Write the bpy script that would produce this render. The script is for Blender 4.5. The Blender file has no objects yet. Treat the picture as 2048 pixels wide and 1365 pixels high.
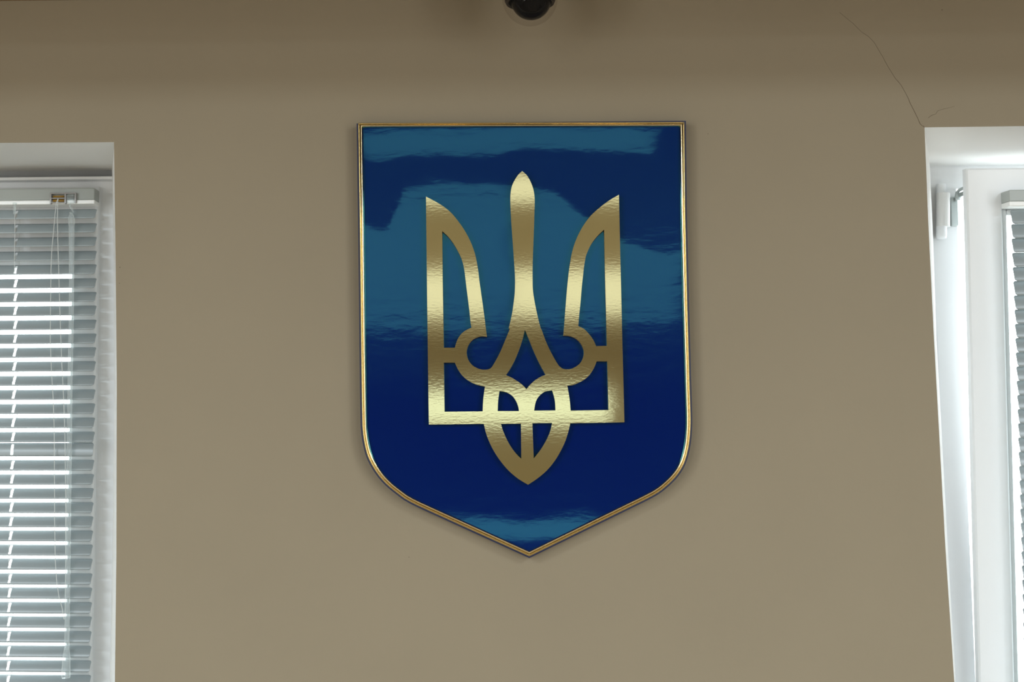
import bpy, bmesh, math, random
from mathutils import Vector, Matrix, noise
from mathutils.geometry import tessellate_polygon
random.seed(7)
scene = bpy.context.scene
COL = scene.collection

# ------------------------------------------------------------------ camera
EYE, DIST, FPX = 1.70, 2.20, 2750.0
PITCH, ROLL = math.atan((925 - 682.5) / FPX), 0.011
f_ = Vector((0, math.cos(PITCH), math.sin(PITCH)))
u0 = Vector((0, -math.sin(PITCH), math.cos(PITCH)))
r0 = Vector((1, 0, 0))
CR = r0 * math.cos(ROLL) - u0 * math.sin(ROLL)
CU = u0 * math.cos(ROLL) + r0 * math.sin(ROLL)
CAMPOS = Vector((0, -DIST, EYE))
cam = bpy.data.cameras.new('camera')
cam.sensor_width = 36.0
cam.lens = FPX / 2048 * 36.0
cam.clip_start = 0.05
cam.dof.use_dof = True
cam.dof.focus_distance = DIST
cam.dof.aperture_fstop = 5.0
co = bpy.data.objects.new('camera', cam)
COL.objects.link(co)
co.matrix_world = Matrix(((CR.x, CU.x, -f_.x, CAMPOS.x), (CR.y, CU.y, -f_.y, CAMPOS.y),
                          (CR.z, CU.z, -f_.z, CAMPOS.z), (0, 0, 0, 1)))
scene.camera = co

def ray(px, py):
    return f_ * FPX + CR * (px - 1024) + CU * (682.5 - py)
def at(px, py, y=0.0):
    """the point of the plane y = const measured at this place of the photograph"""
    d = ray(px, py)
    return CAMPOS + d * ((y + DIST) / d.y)
def at_plane(px, py, p0, n):
    d = ray(px, py)
    return CAMPOS + d * ((p0 - CAMPOS).dot(n) / d.dot(n))

# ------------------------------------------------------------------ world, lights, exposure
world = bpy.data.worlds.new('overcast_sky')
scene.world = world
world.use_nodes = True
bg = world.node_tree.nodes['Background']
bg.inputs['Color'].default_value = (0.90, 0.96, 1.0, 1)
bg.inputs['Strength'].default_value = 6.5
vs = scene.view_settings
vs.view_transform = 'Standard'; vs.look = 'None'; vs.gamma = 1.0; vs.exposure = 0.0
vs.use_curve_mapping = False

def area(name, loc, direction, sx, sy, power, color):
    l = bpy.data.lights.new(name, 'AREA')
    l.shape = 'RECTANGLE'; l.size = sx; l.size_y = sy; l.energy = power; l.color = color
    o = bpy.data.objects.new(name, l); COL.objects.link(o)
    o.location = loc
    o.rotation_euler = Vector(direction).to_track_quat('-Z', 'Z').to_euler()
    return o
# added room fill, set along the two closed side walls
RX, RL, RH = 3.6, 10.0, 2.80
SIDE_COL = (0.95, 0.98, 1.02)
for s in (-1, 1):
    area('added_side_light', (s * (RX - .06), -4.6, 1.6), (-s, 0.0, -0.0), 2.6, 1.5, 76, SIDE_COL)
    area('added_side_light', (s * (RX - .06), -8.0, 1.6), (-s, 0.0, -0.0), 2.6, 1.5, 76, SIDE_COL)
# added lights from above, two outer rows (their housings stand at the same places)
OUTER = [(s * 1.95, y) for s in (-1, 1) for y in (-2.7, -4.7, -6.7)]
for x, y in OUTER:
    area('added_top_light', (x, y, RH - .02), (0, 0, -1), 1.16, .56, 68, (.86, .99, 1.08))

# ------------------------------------------------------------------ materials
def newmat(name):
    m = bpy.data.materials.new(name); m.use_nodes = True
    nt = m.node_tree
    return m, nt, nt.nodes['Principled BSDF']
def node(nt, kind, **kw):
    n = nt.nodes.new(kind)
    for k, v in kw.items(): setattr(n, k, v)
    return n
def mat(name, col, rough=.5, metal=0.0, bump=0.0, bscale=40.0, stretch=(1, 1, 1), var=0.0, vscale=3.0, spec=None, ior=None):
    m, nt, b = newmat(name)
    b.inputs['Base Color'].default_value = (*col, 1)
    b.inputs['Roughness'].default_value = rough
    b.inputs['Metallic'].default_value = metal
    if spec is not None: b.inputs['Specular IOR Level'].default_value = spec
    if ior: b.inputs['IOR'].default_value = ior
    tc = node(nt, 'ShaderNodeTexCoord')
    mp = node(nt, 'ShaderNodeMapping'); mp.inputs['Scale'].default_value = stretch
    nt.links.new(tc.outputs['Object'], mp.inputs['Vector'])
    if var:
        no = node(nt, 'ShaderNodeTexNoise'); no.inputs['Scale'].default_value = vscale
        no.inputs['Detail'].default_value = 4
        nt.links.new(mp.outputs[0], no.inputs['Vector'])
        cr = node(nt, 'ShaderNodeValToRGB')
        cr.color_ramp.elements[0].position = .3; cr.color_ramp.elements[1].position = .7
        cr.color_ramp.elements[0].color = (*[c * (1 - var) for c in col], 1)
        cr.color_ramp.elements[1].color = (*[min(1, c * (1 + var)) for c in col], 1)
        nt.links.new(no.outputs['Fac'], cr.inputs['Fac'])
        nt.links.new(cr.outputs['Color'], b.inputs['Base Color'])
    if bump:
        no = node(nt, 'ShaderNodeTexNoise'); no.inputs['Scale'].default_value = bscale
        no.inputs['Detail'].default_value = 3
        nt.links.new(mp.outputs[0], no.inputs['Vector'])
        bp = node(nt, 'ShaderNodeBump'); bp.inputs['Strength'].default_value = 1.0
        bp.inputs['Distance'].default_value = bump
        nt.links.new(no.outputs['Fac'], bp.inputs['Height'])
        nt.links.new(bp.outputs['Normal'], b.inputs['Normal'])
    return m
def clear(name, tint, gloss, edge, rough=.05, base=None):
    """thin clear plastic or glass: see-through face on, glossier towards the rim"""
    m, nt, b = newmat(name)
    b.inputs['Base Color'].default_value = (*(base or tint), 1)
    b.inputs['Roughness'].default_value = rough
    tr = node(nt, 'ShaderNodeBsdfTransparent'); tr.inputs['Color'].default_value = (*tint, 1)
    lw = node(nt, 'ShaderNodeLayerWeight'); lw.inputs['Blend'].default_value = .35
    mr = node(nt, 'ShaderNodeMapRange'); mr.inputs['To Min'].default_value = gloss; mr.inputs['To Max'].default_value = edge
    mx = node(nt, 'ShaderNodeMixShader')
    nt.links.new(lw.outputs['Facing'], mr.inputs['Value'])
    nt.links.new(mr.outputs[0], mx.inputs['Fac'])
    nt.links.new(tr.outputs[0], mx.inputs[1]); nt.links.new(b.outputs[0], mx.inputs[2])
    nt.links.new(mx.outputs[0], nt.nodes['Material Output'].inputs['Surface'])
    return m
def glow(name, col, strength):
    m, nt, b = newmat(name)
    b.inputs['Base Color'].default_value = (.4, .4, .4, 1)
    b.inputs['Emission Color'].default_value = (*col, 1)
    b.inputs['Emission Strength'].default_value = strength
    return m

M = dict(
    wall=mat('beige_wall_paint', (.262, .217, .146), .62, bump=.00035, bscale=55, var=.018, vscale=5, spec=.25),
    plaster=mat('white_reveal_plaster', (.83, .83, .81), .6, bump=.0002, bscale=30),
    ceiling=mat('cream_ceiling_paint', (.27, .21, .145), .8),
    soffit=mat('brown_beige_soffit_paint', (.26, .17, .09), .7),
    rear=mat('brown_rear_wall_panels', (.16, .11, .06), .5),
    side=mat('beige_side_wall_paint', (.42, .36, .27), .7),
    floor=mat('oak_floor', (.26, .20, .13), .45, var=.25, vscale=6, stretch=(1, 6, 1)),
    pvc=mat('white_window_plastic', (.83, .85, .86), .42),
    pvc_dull=mat('white_window_bead', (.72, .74, .74), .4),
    gasket=mat('grey_window_gasket', (.10, .11, .11), .6),
    gap=mat('grey_gap_shade', (.32, .33, .33), .6),  # grey put in for the shade above the left window frame
    glass=clear('window_glass', (.98, 1.0, .99), .03, .5, .02, (.02, .02, .02)),
    tinted=clear('tinted_glass', (.22, .22, .20), .03, .5, .02, (.02, .02, .02)),  # dims the sky in the added rear opening
    clear=clear('clear_plastic', (.93, .96, .96), .10, .60, .12),
    dome=clear('clear_dome', (.97, .96, .95), .014, .15, .03, (.25, .22, .19)),
    slat=mat('grey_white_slat_enamel', (.27, .31, .32), .28),
    rail=mat('headrail_enamel', (.36, .39, .37), .35),
    lip=mat('headrail_lip_enamel', (.85, .86, .84), .3),
    cord=mat('white_cord', (.66, .69, .68), .8),
    lock=mat('smoky_cord_lock', (.30, .29, .28), .25),
    roller=mat('amber_cord_roller', (.36, .21, .04), .3),
    hinge=mat('white_hinge_cover', (.78, .78, .76), .35),
    steel=mat('galvanised_stay', (.42, .46, .45), .4, metal=.6),
    gold=mat('gold_foil', (.74, .725, .42), .06, metal=1.0, bump=.00002, bscale=330, stretch=(.35, 1, 1)),
    goldedge=mat('gold_cut_edge', (.28, .19, .07), .4, metal=.6),
    trim=mat('gold_moulding_foil', (.80, .68, .43), .19, metal=1.0),
    blueedge=mat('blue_board_edge', (.004, .012, .06), .35),
    black=mat('black_gloss', (.001, .001, .0015), .05, spec=.12),
    blackmat=mat('black_shroud', (.02, .014, .012), .5),
    white=mat('white_plastic', (.75, .74, .72), .4),
    crack=mat('crack_brown', (.13, .095, .06), .9),  # dark brown of the cracks and specks
    ground=mat('pale_concrete_ground', (.62, .62, .60), .9, var=.1, vscale=1),
    lamp=glow('panel_glow', (1.0, .99, .94), .74),  # glow of the panels added behind the camera
)
# blue gloss film with fine wrinkles
def blue_mat():
    m = mat('blue_gloss_film', (.0001, .0016, .088), .05, bump=.00006, bscale=45, stretch=(.45, 1, 1.3))
    nt = m.node_tree; b = nt.nodes['Principled BSDF']
    b.inputs['IOR'].default_value = 1.87
    b.inputs['Specular Tint'].default_value = (.16, .84, .96, 1)
    return m
M['blue'] = blue_mat()

# ------------------------------------------------------------------ mesh helpers
def obj(name, bm, m, parent=None, smooth=False):
    me = bpy.data.meshes.new(name)
    bmesh.ops.recalc_face_normals(bm, faces=bm.faces)
    bm.to_mesh(me); bm.free()
    for x in (m if isinstance(m, (list, tuple)) else [m]): me.materials.append(M[x])
    if smooth:
        me.polygons.foreach_set('use_smooth', [True] * len(me.polygons))
    o = bpy.data.objects.new(name, me); COL.objects.link(o)
    if parent: o.parent = parent
    return o
def empty(name, loc=(0, 0, 0)):
    o = bpy.data.objects.new(name, None); COL.objects.link(o)
    o.location = loc; o.empty_display_size = .05
    return o
def local(o, parent):
    """mesh was written in world coordinates: keep it there under a moved parent"""
    o.parent = parent
    o.matrix_parent_inverse = Matrix.Translation(-Vector(parent.location))
    return o
def tag(o, label, cat, group=None):
    o['label'] = label; o['category'] = cat
    if group: o['group'] = group
    return o
def struct(o, label=None):
    o['kind'] = 'structure'
    if label: o['label'] = label
    return o
def box(bm, x0, x1, y0, y1, z0, z1, bev=0.0, mtx=None):
    vs_ = [bm.verts.new((x, y, z)) for x in (x0, x1) for y in (y0, y1) for z in (z0, z1)]
    q = [(0, 1, 3, 2), (4, 6, 7, 5), (0, 4, 5, 1), (2, 3, 7, 6), (0, 2, 6, 4), (1, 5, 7, 3)]
    fs = [bm.faces.new([vs_[i] for i in f]) for f in q]
    if bev:
        es = list({e for f in fs for e in f.edges})
        r = bmesh.ops.bevel(bm, geom=es, offset=bev, segments=2, affect='EDGES', profile=.5)
        vs_ = list({v for f in r['faces'] for v in f.verts} | {v for v in vs_ if v.is_valid})
    if mtx: bmesh.ops.transform(bm, matrix=mtx, verts=[v for v in vs_ if v.is_valid])
    return bm
def prism(bm, front, back):
    """solid between two matching outlines (lists of points)"""
    a = [bm.verts.new(p) for p in front]; b = [bm.verts.new(p) for p in back]
    n = len(a)
    bm.faces.new(a); bm.faces.new(list(reversed(b)))
    for i in range(n): bm.faces.new((a[i], b[i], b[(i + 1) % n], a[(i + 1) % n]))
    return bm
def tube(bm, pts, r, sides=6, cap=True):
    pts = [Vector(p) for p in pts]; rings = []
    for i, p in enumerate(pts):
        d = (pts[min(i + 1, len(pts) - 1)] - pts[max(i - 1, 0)]).normalized()
        a = d.cross(Vector((0, 1, 0)) if abs(d.y) < .9 else Vector((1, 0, 0))).normalized(); b = d.cross(a)
        rr = r[i] if isinstance(r, (list, tuple)) else r
        rings.append([bm.verts.new(p + (a * math.cos(t) + b * math.sin(t)) * rr)
                      for t in [2 * math.pi * k / sides for k in range(sides)]])
    for q, w in zip(rings, rings[1:]):
        for k in range(sides): bm.faces.new((q[k], q[(k + 1) % sides], w[(k + 1) % sides], w[k]))
    if cap: bm.faces.new(rings[0]); bm.faces.new(list(reversed(rings[-1])))
    return bm
def lathe(bm, prof, c, n=48):
    """profile [(r, z)] round the vertical axis through c"""
    rings = []
    for r, z in prof:
        if r < 1e-6: rings.append([bm.verts.new((c[0], c[1], c[2] + z))])
        else: rings.append([bm.verts.new((c[0] + r * math.cos(2 * math.pi * k / n), c[1] + r * math.sin(2 * math.pi * k / n), c[2] + z)) for k in range(n)])
    for a, b in zip(rings, rings[1:]):
        for k in range(n):
            k2 = (k + 1) % n
            if len(a) == 1: bm.faces.new((a[0], b[k], b[k2]))
            elif len(b) == 1: bm.faces.new((a[k], a[k2], b[0]))
            else: bm.faces.new((a[k], a[k2], b[k2], b[k]))
    return bm
def fill(bm, loops):
    """flat face set bounded by an outline and its holes; returns vertex loops"""
    pts = [p for l in loops for p in l]
    vs_ = [bm.verts.new(p) for p in pts]
    for t in tessellate_polygon([[Vector(p) for p in l] for l in loops]):
        bm.faces.new([vs_[i] for i in t])
    out = []; k = 0
    for l in loops: out.append(vs_[k:k + len(l)]); k += len(l)
    return out
def bridge(bm, a, b, mi=0):
    n = len(a)
    for i in range(n):
        f = bm.faces.new((a[i], a[(i + 1) % n], b[(i + 1) % n], b[i])); f.material_index = mi

# ------------------------------------------------------------------ measured outlines of the two openings
WD = 0.30                       # depth of the reveals
def line_ext(p, q, z):          # continue the edge p-q down to height z
    t = (z - p.z) / (q.z - p.z); return p + (q - p) * t
SILL = 0.82
LF_ = [at(*p) for p in ((228, 284.5), (231, 500), (233.6, 760), (232.8, 1105), (229.8, 1365))]
LB_ = [at(*p, WD) for p in ((224, 341), (226.8, 500), (228.8, 760), (225, 1105), (219, 1365))]
RF_ = [at(*p) for p in ((1849, 255), (1856.3, 440), (1868, 680), (1891, 1100), (1908.5, 1365))]
RB_ = [at(*p, WD) for p in ((1860, 335), (1865.5, 440), (1873.5, 680), (1895.5, 1100), (1912, 1365))]
def down(l, z): return l + [Vector((l[-1].x + (l[-1].x - l[-2].x) * (l[-1].z - z) / (l[-2].z - l[-1].z), l[0].y, z))]
LF, LB, RF, RB = down(LF_, SILL), down(LB_, SILL + .02), down(RF_, SILL), down(RB_, SILL + .02)
LX0, RX1 = -1.62, 1.62
zl, zr = at(0, 282).z, at(2048, 250).z
loopLF = LF + [Vector((LX0, 0, SILL)), Vector((LX0, 0, zl))]
loopLB = LB + [Vector((LX0 + .06, WD, SILL + .02)), Vector((LX0 + .06, WD, LB[0].z))]
loopRF = RF + [Vector((RX1, 0, SILL)), Vector((RX1, 0, zr))]
loopRB = RB + [Vector((RX1 - .06, WD, SILL + .02)), Vector((RX1 - .06, WD, RB[0].z))]
ZS = at(0, 2.0).z            # the soffit above
SOF = 0.88

# ------------------------------------------------------------------ room shell
bm = bmesh.new()
fo = fill(bm, [[Vector(p) for p in ((-RX, 0, 0), (RX, 0, 0), (RX, 0, RH), (-RX, 0, RH))], loopLF, loopRF])
OUT = WD + .07
bo = fill(bm, [[Vector(p) for p in ((-RX, OUT, 0), (RX, OUT, 0), (RX, OUT, RH), (-RX, OUT, RH))],
               [Vector((p.x, OUT, p.z)) for p in loopLB], [Vector((p.x, OUT, p.z)) for p in loopRB]])
for i, lb in ((1, loopLB), (2, loopRB)):
    mid = [bm.verts.new(p) for p in lb]
    bridge(bm, fo[i], mid, 1); bridge(bm, mid, bo[i], 1)
bridge(bm, fo[0], bo[0])
wall = struct(obj('wall_front', bm, ['wall', 'plaster']), 'beige painted wall between two windows, cracked at upper right')
# hairline cracks and specks of the paint
def crack(pts, w):
    P = [at(*p) for p in pts]; b = bmesh.new(); prev = None
    for i, p in enumerate(P):
        d = (P[min(i + 1, len(P) - 1)] - P[max(i - 1, 0)]).normalized(); s = Vector((d.z, 0, -d.x))
        ww = w * (.35 + .65 * i / (len(P) - 1)) * random.uniform(.8, 1.2)
        cur = [b.verts.new(p + s * ww * k + Vector((0, yy, 0))) for k, yy in ((-1, .0003), (0, -.0004), (1, .0003))]
        if prev:
            for k in (0, 1): b.faces.new((prev[k], prev[k + 1], cur[k + 1], cur[k]))
        prev = cur
    return obj('crack', b, 'crack', wall)
z8 = lambda l: [(1660 + x * .1905, y * .1905) for x, y in l]
crack(z8([(100, 130), (160, 180), (240, 245), (330, 335), (400, 380), (460, 440), (490, 490), (530, 560), (550, 590), (575, 640), (612, 706),
          (640, 750), (690, 830), (712, 852), (750, 900), (800, 990), (828, 1045), (832, 1065), (880, 1160), (920, 1240), (945, 1300), (970, 1325), (980, 1322), (990, 1340)]), .00098)
crack(z8([(1310, 1115), (1260, 1130), (1190, 1145), (1130, 1165), (1110, 1200), (1075, 1208), (1055, 1220), (1030, 1240)]), .0005)
for px, py, r in ((1884, 20, .0011), (240, 535, .0009), (239, 567, .0007), (1416, 268, .0008), (818, 1115, .0008)):
    b = bmesh.new(); p = at(px, py)
    vsx = [b.verts.new(p + Vector((r * math.cos(k), -.0003, r * math.sin(k) * .9))) for k in range(6)]
    b.faces.new(vsx); obj('paint_speck', b, 'crack', wall)

def plane(name, pts, m, label, holes=()):
    b = bmesh.new(); fill(b, [[Vector(p) for p in pts]] + [[Vector(p) for p in h] for h in holes])
    return struct(obj(name, b, m), label)
plane('floor', ((-RX, -RL, 0), (RX, -RL, 0), (RX, 0, 0), (-RX, 0, 0)), 'floor', 'wooden floor')
plane('ceiling', ((-RX, -RL, RH), (RX, -RL, RH), (RX, 0, RH), (-RX, 0, RH)), 'ceiling', 'cream ceiling')
plane('wall_left', ((-RX, -RL, 0), (-RX, 0, 0), (-RX, 0, RH), (-RX, -RL, RH)), 'side', 'beige side wall')
plane('wall_right', ((RX, -RL, 0), (RX, 0, 0), (RX, 0, RH), (RX, -RL, RH)), 'side', 'beige side wall')
TR = [(-1.7, -RL, 2.035), (.85, -RL, 2.035), (.85, -RL, 2.335), (-1.7, -RL, 2.335)]  # added opening, sized for a bright band reflected on the gold
plane('wall_rear', ((-RX, -RL, 0), (RX, -RL, 0), (RX, -RL, RH), (-RX, -RL, RH)), 'rear', 'brown rear wall', [TR])
b = bmesh.new(); box(b, -RX, RX, -SOF, -.001, ZS, RH - .001)
struct(obj('trim_1', b, 'soffit'), 'boxed soffit running along the top of the beige wall')
b = bmesh.new(); box(b, -30, 30, OUT + .3, 60, -3.1, -3.0)
struct(obj('ground', b, 'ground'), 'pale ground outside the windows')
b = bmesh.new()
box(b, -1.7, .85, -RL - .06, -RL - .02, 2.035, 2.06); box(b, -1.7, .85, -RL - .06, -RL - .02, 2.31, 2.335)
w3 = struct(obj('added_window', b, 'pvc'), 'added wide transom opening in the rear wall, reflected in the plaque')
b = bmesh.new(); fill(b, [[Vector((x, -RL - .04, z)) for x, y, z in TR]]); obj('glass', b, 'tinted', w3)

# panels added behind the camera to light the wall and reflect in the plaque
def lamp(x, y, where):
    t = empty('added_panel', (x, y, RH))
    tag(t, 'added light panel behind the camera, ' + where, 'lamp', 'added light panels')
    b = bmesh.new()
    for a in ((-.6, .6, -.3, -.29), (-.6, .6, .29, .3), (-.6, -.59, -.29, .29), (.59, .6, -.29, .29)): box(b, a[0], a[1], a[2], a[3], -.012, -.001)
    obj('frame', b, 'white', t)
    b = bmesh.new(); box(b, -.59, .59, -.29, .29, -.008, -.002); obj('diffuser', b, 'lamp', t)
lamp(0, -3.28, 'alone on the middle line')
ROW = ('nearest', 'second', 'third', 'fourth')
for i, (x, y) in enumerate(OUTER): lamp(x, y, ('left' if x < 0 else 'right') + ' outer row, %s from the plaque wall' % ROW[i % 3])
for k in range(4):
    for x in (-.601, .601): lamp(x, -5.95 - .602 * k, ('left' if x < 0 else 'right') + ' half of middle block, %s from plaque wall' % ROW[k])

def ring(bm, o, i, y0, y1, mtx=None):
    """one welded rectangular frame: outer and inner (x0, x1, z0, z1)"""
    rc = lambda r, y: [Vector((r[0], y, r[2])), Vector((r[1], y, r[2])), Vector((r[1], y, r[3])), Vector((r[0], y, r[3]))]
    b = .003
    ob = (o[0] + b, o[1] - b, o[2] + b, o[3] - b); ib = (i[0] - b, i[1] + b, i[2] - b, i[3] + b)
    f = fill(bm, [rc(ob, y0), rc(ib, y0)]); k = fill(bm, [rc(o, y1), rc(i, y1)])
    for a, c, r in ((f[0], k[0], o), (f[1], k[1], i)):
        m = [bm.verts.new(p) for p in rc(r, y0 + b)]
        bridge(bm, a, m); bridge(bm, m, c)
    if mtx: bmesh.ops.transform(bm, matrix=mtx, verts=bm.verts[:])

# ------------------------------------------------------------------ shield plaque
def smooth_poly(pts, it=1):
    return pts
shield_px = [(716, 246.5), (1369, 244.5),
    (1370.9, 420), (1375, 600), (1380, 780), (1381.7, 835), (1380.6, 869), (1376.8, 898.6), (1368.3, 927.9), (1354.8, 950.5), (1337, 969.5), (1315, 987), (1286, 1002.5), (1249, 1020.6),
    (1058.6, 1113.9),
    (890, 1037.2), (821.8, 1005.5), (795.5, 988), (772, 968.5), (753, 946), (736.9, 917.5), (728.8, 889), (725, 862), (723.8, 835), (721.8, 700), (719, 450)]
BOARD_T = .022
YF = -BOARD_T                    # plane of the blue face
outer = [at(*p, YF) for p in shield_px]
outer = [Vector((p.x, 0, p.z)) for p in outer]
# round the two lower bends a little more finely (cubic resample between their end points)
def resample(seg, n):
    def cr(p0, p1, p2, p3, t):
        return .5 * ((2 * p1) + (-p0 + p2) * t + (2 * p0 - 5 * p1 + 4 * p2 - p3) * t * t + (-p0 + 3 * p1 - 3 * p2 + p3) * t ** 3)
    out = []
    for i in range(1, len(seg) - 2):
        for k in range(n): out.append(cr(seg[i - 1], seg[i], seg[i + 1], seg[i + 2], k / n))
    return out + [seg[-2]]
right_b = resample(outer[4:15], 3); left_b = resample(outer[14:26], 3)
OUTL = outer[:5] + right_b + [outer[14]] + left_b + [outer[25]]
# drop points too close together
tmp = []
for p in OUTL:
    if not tmp or (p - tmp[-1]).length > .002: tmp.append(p)
OUTL = tmp
def offset(loop, d):
    """inset the clockwise (seen from the room) outline by d with mitred corners"""
    out = []; n = len(loop)
    for i in range(n):
        a, p, c = loop[i - 1], loop[i], loop[(i + 1) % n]
        d1 = (p - a).normalized(); d2 = (c - p).normalized()
        n1 = Vector((d1.z, 0, -d1.x)); n2 = Vector((d2.z, 0, -d2.x))
        m = (n1 + n2).normalized(); out.append(p + m * (d / max(.3, m.dot(n1))))
    return out
shc = at(1046, 660)
shield = empty('shield_plaque', (shc.x, 0, shc.z))
tag(shield, 'large blue gloss shield plaque with gold moulding and gold trident on beige wall', 'plaque')
# board: slightly larger than the moulding
bm = bmesh.new()
bl = offset(OUTL, -.0022)
# flush at the top edge
bl = [Vector((p.x, 0, min(p.z, OUTL[0].z - .0005))) for p in bl]
prism(bm, [Vector((p.x, YF, p.z)) for p in bl], [Vector((p.x, -.0005, p.z)) for p in bl])
local(obj('board', bm, 'blueedge'), shield)
# blue face, a finely cut sheet; its normals are set to place the reflected bright patches
bm = bmesh.new()
inn = offset(OUTL, .006)
zs0 = min(p.z for p in inn); zs1 = max(p.z for p in inn); xs0 = min(p.x for p in inn); xs1 = max(p.x for p in inn)
bm.faces.new([bm.verts.new((p.x, YF - .0006, p.z)) for p in inn])
def cut(co_, no_):
    bmesh.ops.bisect_plane(bm, geom=bm.verts[:] + bm.edges[:] + bm.faces[:], dist=1e-6, plane_co=co_, plane_no=no_)
NZ, NX = 110, 70
for k in range(1, NZ): cut((0, 0, zs0 + (zs1 - zs0) * k / NZ), (0, 0, 1))
for k in range(1, NX): cut((xs0 + (xs1 - xs0) * k / NX, 0, 0), (1, 0, 0))
face = obj('blue_face', bm, 'blue', None, smooth=True)
def pyz(z): # approximate photograph row of a height on the plaque
    return 925 - (z - EYE) / .8e-3
REFL = [(225, .193), (250, .1850), (302, .1690), (316, .155), (334, .1256), (352, .1115), (640, .1104), (690, .1015), (1015, .087), (1038, .0727), (1085, .0463), (1108, .020)]  # elevation each row should reflect, steering the bright patches
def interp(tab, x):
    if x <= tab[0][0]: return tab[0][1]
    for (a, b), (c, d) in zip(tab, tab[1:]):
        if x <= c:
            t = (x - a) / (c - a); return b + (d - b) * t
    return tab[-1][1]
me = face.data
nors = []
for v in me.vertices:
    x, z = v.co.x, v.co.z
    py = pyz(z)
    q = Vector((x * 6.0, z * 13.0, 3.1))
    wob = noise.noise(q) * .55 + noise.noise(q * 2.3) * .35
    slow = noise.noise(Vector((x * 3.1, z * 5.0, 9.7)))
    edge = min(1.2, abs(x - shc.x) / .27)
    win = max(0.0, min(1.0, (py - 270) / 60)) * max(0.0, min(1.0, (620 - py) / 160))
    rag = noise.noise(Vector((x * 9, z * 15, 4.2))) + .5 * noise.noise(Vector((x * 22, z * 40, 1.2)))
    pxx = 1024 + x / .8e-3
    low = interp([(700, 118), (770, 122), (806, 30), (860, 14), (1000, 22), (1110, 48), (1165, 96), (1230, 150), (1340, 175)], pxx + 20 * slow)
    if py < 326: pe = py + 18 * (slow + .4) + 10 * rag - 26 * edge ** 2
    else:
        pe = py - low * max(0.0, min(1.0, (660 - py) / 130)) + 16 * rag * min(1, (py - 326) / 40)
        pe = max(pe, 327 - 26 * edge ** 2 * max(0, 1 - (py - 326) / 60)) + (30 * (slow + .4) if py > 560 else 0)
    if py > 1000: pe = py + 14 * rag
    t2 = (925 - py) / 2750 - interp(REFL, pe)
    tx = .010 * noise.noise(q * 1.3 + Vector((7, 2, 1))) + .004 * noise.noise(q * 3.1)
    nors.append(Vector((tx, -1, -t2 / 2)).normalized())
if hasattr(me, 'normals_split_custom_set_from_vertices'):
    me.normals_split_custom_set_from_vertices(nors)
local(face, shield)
# gold moulding: two-bead profile swept along three runs (top, right, left), mitred
PROF = [(0, .0), (0, .0022), (.04, .0038), (.12, .0053), (.21, .0058), (.30, .0053), (.38, .0040), (.43, .0028), (.47, .0040), (.55, .0060), (.66, .0071), (.75, .0073), (.84, .0068), (.92, .0054), (.98, .0032), (1, .0018), (1, .0)]
MW = .0082
offs = {t: offset(OUTL, t * MW) for t, h in PROF}
tip_i = min(range(len(OUTL)), key=lambda i: OUTL[i].z)
N = len(OUTL)
for name, idx in (('top', [0, 1]), ('right', list(range(1, tip_i + 1))), ('left', list(range(tip_i, N)) + [0])):
    bm = bmesh.new(); rings = []
    for i in idx: rings.append([bm.verts.new((offs[t][i].x, YF - h, offs[t][i].z)) for t, h in PROF])
    for a, b in zip(rings, rings[1:]):
        for k in range(len(PROF) - 1): bm.faces.new((a[k], a[k + 1], b[k + 1], b[k]))
    bm.faces.new(rings[0]); bm.faces.new(list(reversed(rings[-1])))
    o = local(obj('gold_moulding', bm, 'trim', None, smooth=True), shield)
    e = o.modifiers.new('edges', 'EDGE_SPLIT'); e.split_angle = math.radians(50)

# gold trident
A = lambda l: [(830 + x * .24915, 320 + y * .24908) for x, y in l]
B = lambda l: [(830 + x * .26379, 640 + y * .26374) for x, y in l]
def soft(l, n=3):
    """open run through the measured points, smoothed"""
    p = [Vector((x, y)) for x, y in l]
    p = [p[0] * 2 - p[1]] + p + [p[-1] * 2 - p[-2]]
    def cr(p0, p1, p2, p3, t):
        return .5 * ((2 * p1) + (-p0 + p2) * t + (2 * p0 - 5 * p1 + 4 * p2 - p3) * t * t + (-p0 + 3 * p1 - 3 * p2 + p3) * t ** 3)
    out = []
    for i in range(1, len(p) - 2):
        for k in range(n): q = cr(p[i - 1], p[i], p[i + 1], p[i + 2], k / n); out.append((q.x, q.y))
    return out + [tuple(p[-2])]
outl = []
outl += [(852, 393.5), (854.2, 594), (857.7, 849.8)]
outl += soft(B([(522, 790), (535, 850), (560, 920), (600, 1000), (650, 1075), (710, 1145), (780, 1205), (857, 1252)]))
outl += soft(B([(857, 1252), (930, 1203), (1000, 1143), (1060, 1070), (1105, 995), (1140, 920), (1165, 840), (1177, 785)]))[1:]
outl += [(1248.9, 845.2), (1243.7, 644)]
outl += soft(A([(1637, 280), (1560, 325), (1480, 385), (1410, 450), (1350, 530), (1300, 625), (1265, 725), (1243, 840), (1228, 960), (1215, 1100), (1205, 1230), (1195, 1365)]) + [(1126.5, 671.7)])
outl += soft(B([(1124, 120), (1165, 122), (1205, 135), (1240, 160), (1265, 195), (1280, 240), (1275, 285), (1255, 325), (1225, 352), (1185, 372), (1145, 376), (1115, 368), (1090, 348)]))[1:]
outl += soft(B([(1090, 348), (1060, 300), (1020, 225), (985, 145), (960, 75)]) + A([(1010, 1355), (990, 1280), (970, 1190), (955, 1110), (946, 1040), (944, 960), (944, 880), (947, 760), (953, 600), (958, 450), (961, 330), (955, 260), (940, 205), (915, 150), (890, 115), (860, 90)]))[1:]
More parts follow.
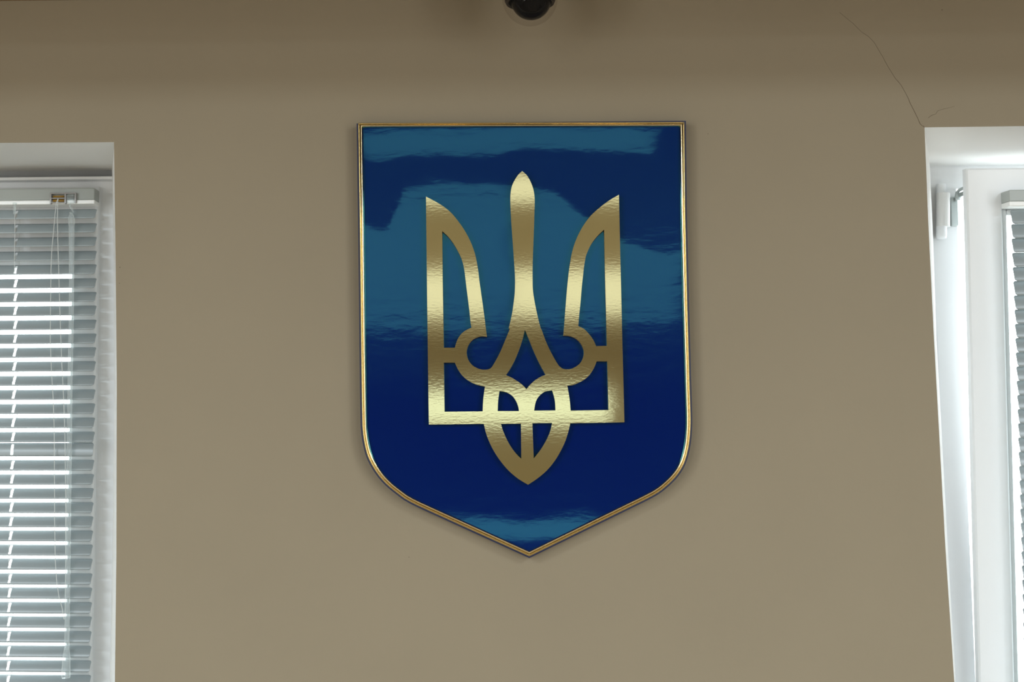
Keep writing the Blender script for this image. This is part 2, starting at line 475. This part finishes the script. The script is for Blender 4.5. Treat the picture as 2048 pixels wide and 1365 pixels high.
outl += soft(A([(860, 90), (830, 118), (803, 158), (780, 205), (768, 260), (765, 330), (770, 450), (780, 600), (790, 740), (798, 860), (803, 960), (801, 1060), (793, 1140), (780, 1230), (765, 1300), (752, 1355)]) + B([(718, 70), (690, 140), (650, 235), (615, 305), (585, 355)]))[1:]
outl += soft(B([(585, 355), (570, 370), (545, 378), (510, 378), (475, 368), (435, 345), (405, 305), (392, 260), (395, 220), (412, 180), (440, 150), (475, 132), (510, 125), (545, 130)]))[1:]
outl += soft(A([(570, 1365), (553, 1230), (535, 1100), (518, 980), (503, 860), (480, 750), (445, 655), (400, 570), (345, 490), (290, 425), (230, 375), (165, 335), (88, 295)]))[:-1]
holes = []
holes.append(soft(A([(218, 572), (260, 610), (300, 660), (340, 725), (375, 800), (395, 880), (405, 960), (420, 1080), (435, 1200), (445, 1300), (452, 1340)]))
             + soft(B([(428, 60), (385, 80), (350, 108), (322, 150), (308, 190), (302, 212)])) + B([(218, 212)]) + A([(222, 960)]))
holes.append(B([(218, 325)]) + soft(B([(302, 325), (325, 375), (360, 425), (405, 462), (455, 488), (500, 500), (530, 507)])) + soft(B([(530, 507), (520, 580), (515, 640), (513, 695)]))[1:] + B([(224, 698)]))
holes.append(soft(A([(1518, 560), (1470, 605), (1425, 660), (1395, 715), (1372, 775), (1358, 850), (1350, 920), (1340, 1010), (1330, 1130), (1318, 1250), (1311, 1332)]))
             + soft(B([(1240, 48), (1285, 72), (1325, 115), (1350, 150), (1365, 180), (1372, 200)])) + B([(1455, 198)]) + A([(1525, 900)]))
holes.append(B([(1458, 315), (1467, 685)]) + soft(B([(1180, 690), (1172, 600), (1155, 500)])) + soft(B([(1155, 500), (1200, 494), (1245, 475), (1290, 450), (1330, 410), (1360, 360), (1377, 315)]))[1:])
holes.append(soft(B([(833, 75), (815, 150), (790, 225), (755, 310), (720, 375), (690, 420)])) + soft(B([(690, 420), (735, 440), (780, 468), (815, 495), (845, 527)]))[1:]
             + soft(B([(845, 527), (875, 490), (915, 455), (955, 432), (990, 418)]))[1:] + soft(B([(990, 418), (945, 335), (905, 250), (870, 165), (833, 75)]))[1:-1])
holes.append(soft(B([(640, 540), (690, 550), (735, 575), (765, 615), (783, 660), (788, 693)])) + soft(B([(627, 693), (630, 620), (640, 540)]))[:-1])
holes.append(soft(B([(1040, 535), (985, 545), (940, 580), (915, 625), (903, 690)])) + soft(B([(1065, 688), (1060, 610), (1040, 535)]))[:-1])
holes.append(B([(803, 788), (806, 1055)]) + soft(B([(806, 1055), (770, 1020), (725, 960), (690, 895), (665, 835), (652, 790)]))[1:])
holes.append(B([(890, 785)]) + soft(B([(1040, 783), (1025, 845), (1000, 905), (960, 975), (925, 1022), (900, 1053)])))
TH = .010; YT = YF - .0012 - TH
def clean(l):
    o = []
    for p in l:
        if not o or (abs(p[0] - o[-1][0]) + abs(p[1] - o[-1][1])) > .6: o.append(p)
    if abs(o[0][0] - o[-1][0]) + abs(o[0][1] - o[-1][1]) < .6: o.pop()
    return o
loops = [[at(*p, YT) for p in clean(l)] for l in [outl] + holes]
bm = bmesh.new()
fr = fill(bm, loops)
bk = [[bm.verts.new((v.co.x, YF - .0008, v.co.z)) for v in l] for l in fr]
for a, b in zip(fr, bk): bridge(bm, a, b, 1)
bmesh.ops.recalc_face_normals(bm, faces=bm.faces)
local(obj('trident_emblem', bm, ['gold', 'goldedge']), shield)['label'] = 'gold foil trident emblem raised on the blue face'

# ------------------------------------------------------------------ left window (closed) : window_1
FY = WD - .012                   # front of the window frames
p = at(226, 360, FY)
LWx1, LWz1 = p.x + .012, p.z
LWx0, LWz0 = LX0 + .05, SILL + .03
win1 = struct(empty('window_1', ((LWx0 + LWx1) / 2, FY, LWz0)), 'closed white window behind the lowered blind at left')
def part(name, bm, m, par, label=None, smooth=False):
    o = local(obj(name, bm, m, None, smooth), par)
    if label: o['label'] = label
    return o
bm = bmesh.new(); ring(bm, (LWx0, LWx1, LWz0, LWz1), (LWx0 + .05, LWx1 - .05, LWz0 + .05, LWz1 - .05), FY, FY + .06); part('frame', bm, 'pvc', win1)
sx1 = at(193, 600, FY - .016).x; sz1 = at(100, 374, FY - .016).z
gx1 = at(146, 700, FY).x; gz1 = at(80, 538, FY).z
sx0, sz0 = LWx0 + .028, LWz0 + .03
bm = bmesh.new()
YS = FY - .016
ring(bm, (sx0, sx1, sz0, sz1), (sx0 + .06, gx1, sz0 + .07, gz1), YS, FY + .05)
part('sash', bm, 'pvc', win1)
bm = bmesh.new(); box(bm, sx0 + .055, gx1 + .005, FY + .02, FY + .026, sz0 + .065, gz1 + .005); part('glass', bm, 'glass', win1)
# plaster edge strip above the frame, with a grey strip standing for the shadow over it
pz0, pz1 = at(100, 360, WD - .03).z, at(100, 353.5, WD - .03).z
bm = bmesh.new(); box(bm, LWx0 + .0, LWx1 - .004, WD - .03, FY + .02, pz0, pz1, .002); part('top_bead', bm, 'pvc', win1)
bm = bmesh.new(); box(bm, LX0 + .07, LWx1 - .006, WD - .002, WD + .03, pz1 - .004, LB[0].z + .004); part('gap_shade', bm, 'gap', win1)
# window board below
bm = bmesh.new(); box(bm, LX0 + .01, LF[-1].x - .012, -.03, FY - .001, SILL + .0, SILL + .025, .006); part('window_board', bm, 'pvc', win1)

# ------------------------------------------------------------------ venetian blinds
def slat_mesh(L, holes_x, w=.0225, tilt=math.radians(58), crown=.0020):
    """slat of length L from x=0 to x=-L (room edge low at the origin), route holes at holes_x; rounded corners"""
    K = 8
    def pt(u, x, th):
        a = u * w; c = crown * (1 - (2 * u - 1) ** 2)
        y = a * math.cos(tilt) - (c + th) * math.sin(tilt); z = a * math.sin(tilt) + (c + th) * math.cos(tilt)
        return (x, y, z)
    xs = [0.0, -.0004, -.0012, -.0024, -.0042, -.02]
    for h in holes_x: xs += [h + .0021, h - .0021]
    xs += [-L + .0042, -L + .0012, -L]
    xs = sorted(set(xs), reverse=True)
    b = bmesh.new(); top = {}; bot = {}
    for i, x in enumerate(xs):
        ins = 0
        dx = min(-x, x + L)
        if dx < .0042: ins = .19 * (1 - math.sqrt(max(0, 1 - (1 - dx / .0042) ** 2)))
        for k in range(K + 1):
            u = k / K
            u = min(max(u, ins), 1 - ins) if ins else u
            top[i, k] = b.verts.new(pt(u, x, .00025)); bot[i, k] = b.verts.new(pt(u, x, 0))
    def hole(i, k): 
        m_ = (xs[i] + xs[i + 1]) / 2
        return 1 <= k <= K - 2 and any(abs(m_ - h) < .002 for h in holes_x)
    for i in range(len(xs) - 1):
        for k in range(K):
            if hole(i, k): continue
            b.faces.new((top[i, k], top[i, k + 1], top[i + 1, k + 1], top[i + 1, k]))
            b.faces.new((bot[i, k], bot[i + 1, k], bot[i + 1, k + 1], bot[i, k + 1]))
    for i in range(len(xs) - 1):
        b.faces.new((top[i, 0], top[i + 1, 0], bot[i + 1, 0], bot[i, 0])); b.faces.new((top[i, K], bot[i, K], bot[i + 1, K], top[i + 1, K]))
    bmesh.ops.remove_doubles(b, verts=b.verts, dist=1e-6)
    m_ = bpy.data.meshes.new('slat'); b.to_mesh(m_); b.free()
    m_.materials.append(M['slat']); m_.polygons.foreach_set('use_smooth', [True] * len(m_.polygons))
    return m_

BY = FY - .046                    # plane of the slats' room edges
hx1 = at(189, 395, BY).x; hx0 = sx0 + .012
bl1 = empty('venetian_blind', ((hx0 + hx1) / 2, YS, at(100, 378, BY).z))
tag(bl1, 'long lowered grey venetian blind with clear wand, on the closed window at left', 'blind', 'window blinds')
zt, zb_, zl_ = at(100, 377, BY).z, at(100, 401, BY).z, at(100, 409.5, BY).z
bm = bmesh.new(); box(bm, hx0, hx1, BY - .001, YS - .0005, zb_, zt, .0015); part('headrail', bm, 'rail', bl1)
bm = bmesh.new(); box(bm, hx0, hx1 + .001, BY - .0035, YS - .004, zl_, zb_ - .0002, .0015); part('headrail_lip', bm, 'lip', bl1, 'white lower lip of the headrail')
L1 = hx1 - hx0 - .004
HOLE = []
ys_meas = [(0, 437), (1, 465.3), (2, 492.8), (3, 521), (4, 548.6), (5, 576.2), (6, 603.8), (7, 631.4), (8, 659.6), (9, 687.6), (10, 715.3), (11, 743.3), (24, 1112.6), (25, 1141), (26, 1170.7), (27, 1199.3), (28, 1228.8), (29, 1257.4), (30, 1287), (31, 1316.5), (32, 1346)]
def slat_y(i): return interp(ys_meas, i) if i <= 32 else 1346 + (i - 32) * 29.4
def slat_x(y): return interp([(400, 190.5), (700, 189.5), (760, 188), (900, 186), (1105, 182), (1365, 178.5)], y)
def cord_x(y): return interp([(400, 30.5), (500, 30.5), (620, 29.5), (760, 25.5), (1105, 19), (1365, 15)], y)
ends = [at(slat_x(slat_y(i)), slat_y(i), BY) for i in range(33)]
NS = 50
while len(ends) < NS: ends.append(ends[-1] + (ends[-1] - ends[-2]))
ladder_off = at(cord_x(437), 437, BY).x - ends[0].x
SM = slat_mesh(L1, [ladder_off, ladder_off - .34, -L1 + .06])
SMs = slat_mesh(L1, [ladder_off, ladder_off - .34, -L1 + .06], w=.025, tilt=math.radians(78))
for i, e in enumerate(ends):
    py = slat_y(i)
    o = bpy.data.objects.new('slat', SMs if i == 17 else SM); COL.objects.link(o)
    ang = interp([(437, .0), (640, .002), (900, .010), (1365, .018)], py)
    o.matrix_world = Matrix.Translation(e) @ Matrix.Rotation(ang, 4, 'Y') @ Matrix.Rotation(random.uniform(-.02, .02), 4, 'X')
    o.parent = bl1; o.matrix_parent_inverse = Matrix.Translation(-Vector(bl1.location))
# ladder cords, front string and rungs
for dx in (ladder_off, ladder_off - .34, -L1 + .06):
    bm = bmesh.new()
    top = Vector((ends[0].x + dx, BY - .0012, zl_))
    pts = [top] + [Vector((e.x + dx + random.uniform(-.0004, .0004), BY - .0012, e.z)) for e in ends]
    tube(bm, pts, .00045, 5)
    tube(bm, [p_ + Vector((0, .0235, .018)) for p_ in pts], .00045, 5)
    part('ladder_cord', bm, 'cord', bl1)
bm = bmesh.new()
t0 = Vector((ends[0].x + ladder_off, BY - .004, zl_ - .001))
lathe(bm, [(0, .004), (.0035, .004), (.0035, .001), (.0018, 0), (.0018, -.003), (.0022, -.006), (.0022, -.016), (0, -.017)], t0, 12); part('cord_ferrule', bm, 'clear', bl1)
# cord lock with its amber rollers
a0, a1 = at(100.5, 386, BY - .006), at(153, 407.5, BY - .006)
bm = bmesh.new()
xx = lambda f: a0.x + (a1.x - a0.x) * f
zz = lambda f: a0.z + (a1.z - a0.z) * f
for f0, f1, g0, g1 in ((0, .99, 0, .12), (0, .06, .12, 1), (.55, .61, .12, 1), (.93, .99, .12, .95), (.06, .55, .46, .56), (.06, .55, .86, .93)):
    box(bm, xx(f0), xx(f1), BY - .008, BY - .0005, zz(g1), zz(g0), .0005)
lk = part('cord_lock', bm, 'lock', bl1, 'smoky plastic cord lock with amber rollers')
bm = bmesh.new()
for g, rr in ((.32, .0021), (.70, .0025)):
    tube(bm, [Vector((xx(.10), BY - .0035, zz(g))), Vector((xx(.52), BY - .0035, zz(g)))], rr, 10)
o = obj('roller', bm, 'roller', None, True); o.parent = lk; o.matrix_parent_inverse = Matrix.Translation(-Vector(bl1.location)); 
o.matrix_parent_inverse = (lk.matrix_parent_inverse @ lk.matrix_basis).inverted() @ Matrix.Identity(4) if False else Matrix.Identity(4)
bm = bmesh.new()
box(bm, xx(.62), xx(.92), BY - .0075, BY - .001, zz(.95), zz(.14), .002)
o2 = obj('tilter', bm, 'clear', None); o2.parent = lk
# tilt wand
bm = bmesh.new()
hp = [at(x, y, BY - .008) for x, y in ((141.5, 407), (139.5, 413), (143.5, 418), (146, 423), (143, 428), (140, 425))]
tube(bm, hp, .0017, 8); part('wand_hook', bm, 'clear', bl1, None, True)
wl = [(142.3, 426), (142.5, 434), (143, 442), (143, 452), (143, 520), (142.5, 640), (140, 760), (138.6, 900), (136, 1105), (135, 1200), (133.5, 1300)]
wp = [at(x, y, BY - .009) for x, y in wl]
bm = bmesh.new(); tube(bm, wp, [.002, .005, .0064, .0052, .0045] + [.0043] * 6, 6); part('tilt_wand', bm, 'clear', bl1, 'clear six-sided tilt wand')
bm = bmesh.new()
gp = [at(x, y, BY - .009) for x, y in ((133.6, 1296), (132.8, 1318), (131.5, 1352), (131.4, 1357))]
tube(bm, gp, [.0046, .0068, .0082, .0074], 6); part('wand_grip', bm, 'clear', bl1)
# pull cords
for l in ([(116, 398), (113, 404), (110, 430), (106.5, 470), (103.5, 500), (102, 540), (101, 620), (100.5, 680), (103, 745), (106.5, 800), (108.5, 860), (109, 940), (109.3, 1040), (110.5, 1120), (113.5, 1165), (118, 1195), (124, 1215), (128, 1240)],
          [(116.5, 398), (115.5, 404), (115, 440), (115.5, 480), (117, 520), (118.5, 580), (121, 660), (124, 735), (127.5, 800), (130, 880), (131.5, 1000), (131.5, 1120), (130, 1240)]):
    bm = bmesh.new(); tube(bm, [at(x, y, BY - .0075) for x, y in l], .00062, 6); part('pull_cord', bm, 'cord', bl1)

# ------------------------------------------------------------------ right window (tilted open) : window_2
p = at(1862, 335, FY)
WX0, WZ1 = p.x - .012, p.z + .004
WX1, WZ0 = RX1 - .04, SILL + .03
win2 = struct(empty('window_2', ((WX0 + WX1) / 2, FY, WZ0)), 'white window with its sash tilted open at right')
# frame: the left member follows the slightly leaning reveal
le = [at(x, y, FY) for x, y in ((1857, 334), (1865, 520), (1875, 700), (1893, 1100), (1909, 1365))]
ri = [at(x, y, FY) for x, y in ((1912, 372), (1917, 520), (1923, 700), (1940, 1100), (1951, 1365))]
def ext(l, z): return l + [line_ext(l[-2], l[-1], z)]
le, ri = ext(le, WZ0), ext(ri, WZ0)
ri[0] = Vector((ri[0].x, FY, WZ1)); le[0] = Vector((le[0].x, FY, WZ1))
front = le + list(reversed(ri)); bm = bmesh.new()
prism(bm, front, [q + Vector((0, .065, 0)) for q in front])
hz = at(1912, 378, FY).z
box(bm, ri[0].x - .001, WX1, FY + .0003, FY + .065, hz, WZ1); box(bm, WX1 - .055, WX1, FY, FY + .065, WZ0, hz); box(bm, ri[-1].x, WX1 - .055, FY + .0003, FY + .065, WZ0, WZ0 + .055)
part('frame', bm, 'pvc', win2)
# inner step of the frame (rebate with its seal)
bm = bmesh.new()
st = [q + Vector((.000, .02, 0)) for q in ri]; st2 = [q + Vector((.0025, .02, 0)) for q in ri]
fr_ = st + list(reversed(st2)); prism(bm, fr_, [q + Vector((0, .04, 0)) for q in fr_]); part('rebate', bm, 'pvc_dull', win2)
bm = bmesh.new(); box(bm, RF[-1].x + .02, RX1 - .01, -.03, FY - .001, SILL, SILL + .025, .006); part('window_board', bm, 'pvc', win2)
# sash, tilted into the room about its bottom edge
ALPHA = .078
HZ = SILL + .06
N2 = Vector((0, -math.cos(ALPHA), -math.sin(ALPHA)))        # room side
UP = Vector((0, -math.sin(ALPHA), math.cos(ALPHA)))
P0 = Vector((0, FY - .022, HZ))
def on_sash(px, py, off=0.0): return at_plane(px, py, P0 + N2 * off, N2)
e = [on_sash(x, y) for x, y in ((1933.5, 337), (1935, 460), (1940.7, 680), (1951, 1100), (1959.6, 1365))]
SXL = e[0]
# least-squares lean of the left edge within the sash plane
def su(p_): return (p_ - P0).dot(UP)
u_ = [su(p_) for p_ in e]; mu = sum(u_) / 5; mx = sum(p_.x for p_ in e) / 5
lean = sum((a - mu) * (p_.x - mx) for a, p_ in zip(u_, e)) / sum((a - mu) ** 2 for a in u_)
sash = empty('sash_origin'); bpy.data.objects.remove(sash)
# local sash axes: X across, Y through thickness (outwards), Z up the sash
XA = Vector((1, 0, 0)); ZA = (UP + XA * lean).normalized(); YA = -N2
x_at = lambda u: mx + lean * (u - mu)
O = P0 + XA * x_at(0)
S = Matrix(((XA.x, YA.x, ZA.x, O.x), (XA.y, YA.y, ZA.y, O.y), (XA.z, YA.z, ZA.z, O.z), (0, 0, 0, 1)))
Si = S.inverted()
SH = (Si @ SXL).z
SW = WX1 - .03 - O.x
sp = lambda px, py, off=0.0: Si @ on_sash(px, py, off)
gl = sp(2010, 600).x                                          # stile width up to the glass
gt = sp(2030, 418).z
bm = bmesh.new()
ring(bm, (0, SW, 0, SH), (gl, SW - .07, .075, gt), 0, .020)
ring(bm, (.026, SW - .02, .02, SH - .02), (gl + .0002, SW - .0702, .0752, gt - .0002), .019, .066)
bmesh.ops.transform(bm, matrix=S, verts=bm.verts[:])
part('sash', bm, 'pvc', win2, 'sash tilted inwards at the top')
bm = bmesh.new()
box(bm, gl, gl + .010, .008, .03, .075, gt, .003, S); box(bm, gl + .01, SW - .07, .008, .03, gt - .010, gt, .003, S)
part('glazing_bead', bm, 'pvc_dull', win2)
bm = bmesh.new(); box(bm, gl - .004, SW - .066, .032, .038, .07, gt + .004, 0, S); part('glass', bm, 'glass', win2)
# hinge on the frame corner and the stay arm
def vcyl(bm, x0, x1, y0, y1, dep, yc, n=14, round_=0.0):
    a = at((x0 + x1) / 2, y0, yc); b_ = at((x0 + x1) / 2, y1, yc)
    r = (at(x1, y0, yc).x - at(x0, y0, yc).x) / 2
    d = b_ - a
    pts = [a, a + d * .5, b_]; rs = [r, r, r]
    if round_: pts = [a, a + d * .6, a + d * .85, a + d * .96, b_]; rs = [r, r, r * .97, r * .85, r * .5]
    tube(bm, pts, rs, n)
bm = bmesh.new(); vcyl(bm, 1872.5, 1899.5, 387, 454, .01, FY - .012, 20); part('hinge_cover', bm, 'hinge', win2, None, False)
bm = bmesh.new(); vcyl(bm, 1873, 1891, 369, 388, .01, FY - .010, 16); vcyl(bm, 1872, 1893.5, 453, 478, .01, FY - .010, 20, 1); part('hinge_pin_cap', bm, 'pvc', win2)
bm = bmesh.new()
q0, q1 = at(1900, 394, FY - .006), at(1918, 452, FY - .006)
box(bm, q0.x, q1.x, FY - .007, FY + .02, q1.z, q0.z, .002); part('hinge_plate', bm, 'steel', win2)
bm = bmesh.new()
ar = [at(x, y, FY - .012) for x, y in ((1913, 402), (1912.5, 394), (1914, 386), (1919, 380.5), (1927, 378), (1940, 377.5))]
ar[-2].y -= .04; ar[-1].y -= .07
tube(bm, ar, .0030, 8)
ar2 = [at(x, y, FY - .012) for x, y in ((1916, 400), (1918, 392), (1922, 389.5), (1936, 389))]
ar2[-1].y -= .05
tube(bm, ar2, .0045, 8)
part('stay_arm', bm, 'steel', win2, None, True)

# blind on the tilted sash
BO = .040
def spb(px, py): return Si @ at_plane(px, py, P0 + N2 * BO, N2)
hL = spb(2018, 390).x
bl2 = empty('venetian_blind', S @ Vector((.4, 0, SH - .05)))
tag(bl2, 'grey venetian blind hung on the tilted sash, cut by the right edge of the photo', 'blind', 'window blinds')
z_t, z_b, z_l = spb(2030, 380).z, spb(2030, 403).z, spb(2030, 413).z
hR = SW - .075
bm = bmesh.new(); box(bm, hL, hR, -BO - .001, -.0008, z_b, z_t, .0015, S); part('headrail', bm, 'rail', bl2)
bm = bmesh.new(); box(bm, hL - .001, hR, -BO - .0035, -.004, z_l, z_b - .0002, .0015, S); part('headrail_lip', bm, 'lip', bl2, 'white lower lip of the headrail')
L2 = hR - hL - .004
SM2 = slat_mesh(L2, [-.09, -L2 + .09], w=.027, tilt=math.radians(68))
for i in range(46):
    py = 444.5 + 28.55 * i
    px = interp([(420, 2023), (640, 2032), (800, 2037), (950, 2041), (1120, 2046), (1365, 2052)], py)
    q = spb(px, py) if py < 1500 else None
    if q is None: q = last + (last - prev_)
    prev_ = last if i else q; last = q
    o = bpy.data.objects.new('slat', SM2); COL.objects.link(o)
    if q.z < .06: COL.objects.unlink(o); bpy.data.objects.remove(o); break
    o.matrix_world = S @ Matrix.Translation((q.x + L2, -BO, q.z)) @ Matrix.Rotation(random.uniform(-.02, .02), 4, 'X')
    o.parent = bl2; o.matrix_parent_inverse = Matrix.Translation(-Vector(bl2.location))
for dx in (.09, L2 - .09):
    bm = bmesh.new()
    tube(bm, [S @ Vector((hL + dx, -BO - .001, z_l)), S @ Vector((hL + dx, -BO - .001, .07))], .00045, 5)
    part('ladder_cord', bm, 'cord', bl2)

# ------------------------------------------------------------------ dome camera under the soffit
DY = -.15
c = at(1060, -4, DY); R_B = .0425; R_I = .0312
dome = empty('dome_camera', (c.x, DY, ZS))
tag(dome, 'black security dome camera in a clear bubble under the soffit above the plaque', 'camera')
H = ZS - c.z
bm = bmesh.new(); lathe(bm, [(0, H - .0005), (R_B + .016, H - .0005), (R_B + .016, H - .010), (R_B + .010, H - .016), (R_B + .001, H - .017), (R_B - .002, H - .016), (0, H - .016)], c, 64)
part('base_ring', bm, 'white', dome, None, False)
bm = bmesh.new()
pr = [(R_B, H - .0165)] + [(R_B * math.cos(t), -R_B * math.sin(t)) for t in [math.pi / 2 * k / 20 for k in range(20)]] + [(0, -R_B)]
lathe(bm, pr, c, 72); part('clear_bubble', bm, 'dome', dome, None, True)
bm = bmesh.new()
cs = at(1062, -1, DY)
lathe(bm, [(R_I * math.cos(t) if abs(t) < 1.57 else 0, R_I * math.sin(t)) for t in [-math.pi / 2 + math.pi * k / 28 for k in range(29)]], cs, 56)
part('camera_ball', bm, 'black', dome, None, True)
bm = bmesh.new(); zz0 = at(1060, 7, DY).z - c.z
lathe(bm, [(R_I + .002, zz0 + .001), (R_I + .0055, zz0), (R_I + .0075, zz0 + .004), (R_I + .0075, H - .0162), (R_I + .004, H - .0162), (R_I + .002, zz0 + .001)], c, 56)
part('shroud', bm, 'blackmat', dome, None, False)
bm = bmesh.new()
fd = Vector((0.05, -.85, -.52)).normalized()
lp = [cs + fd * (R_I - .004), cs + fd * (R_I + .0012), cs + fd * (R_I + .0012)]
tube(bm, lp[:2], [.011, .0105], 28); part('lens_window', bm, 'black', dome)
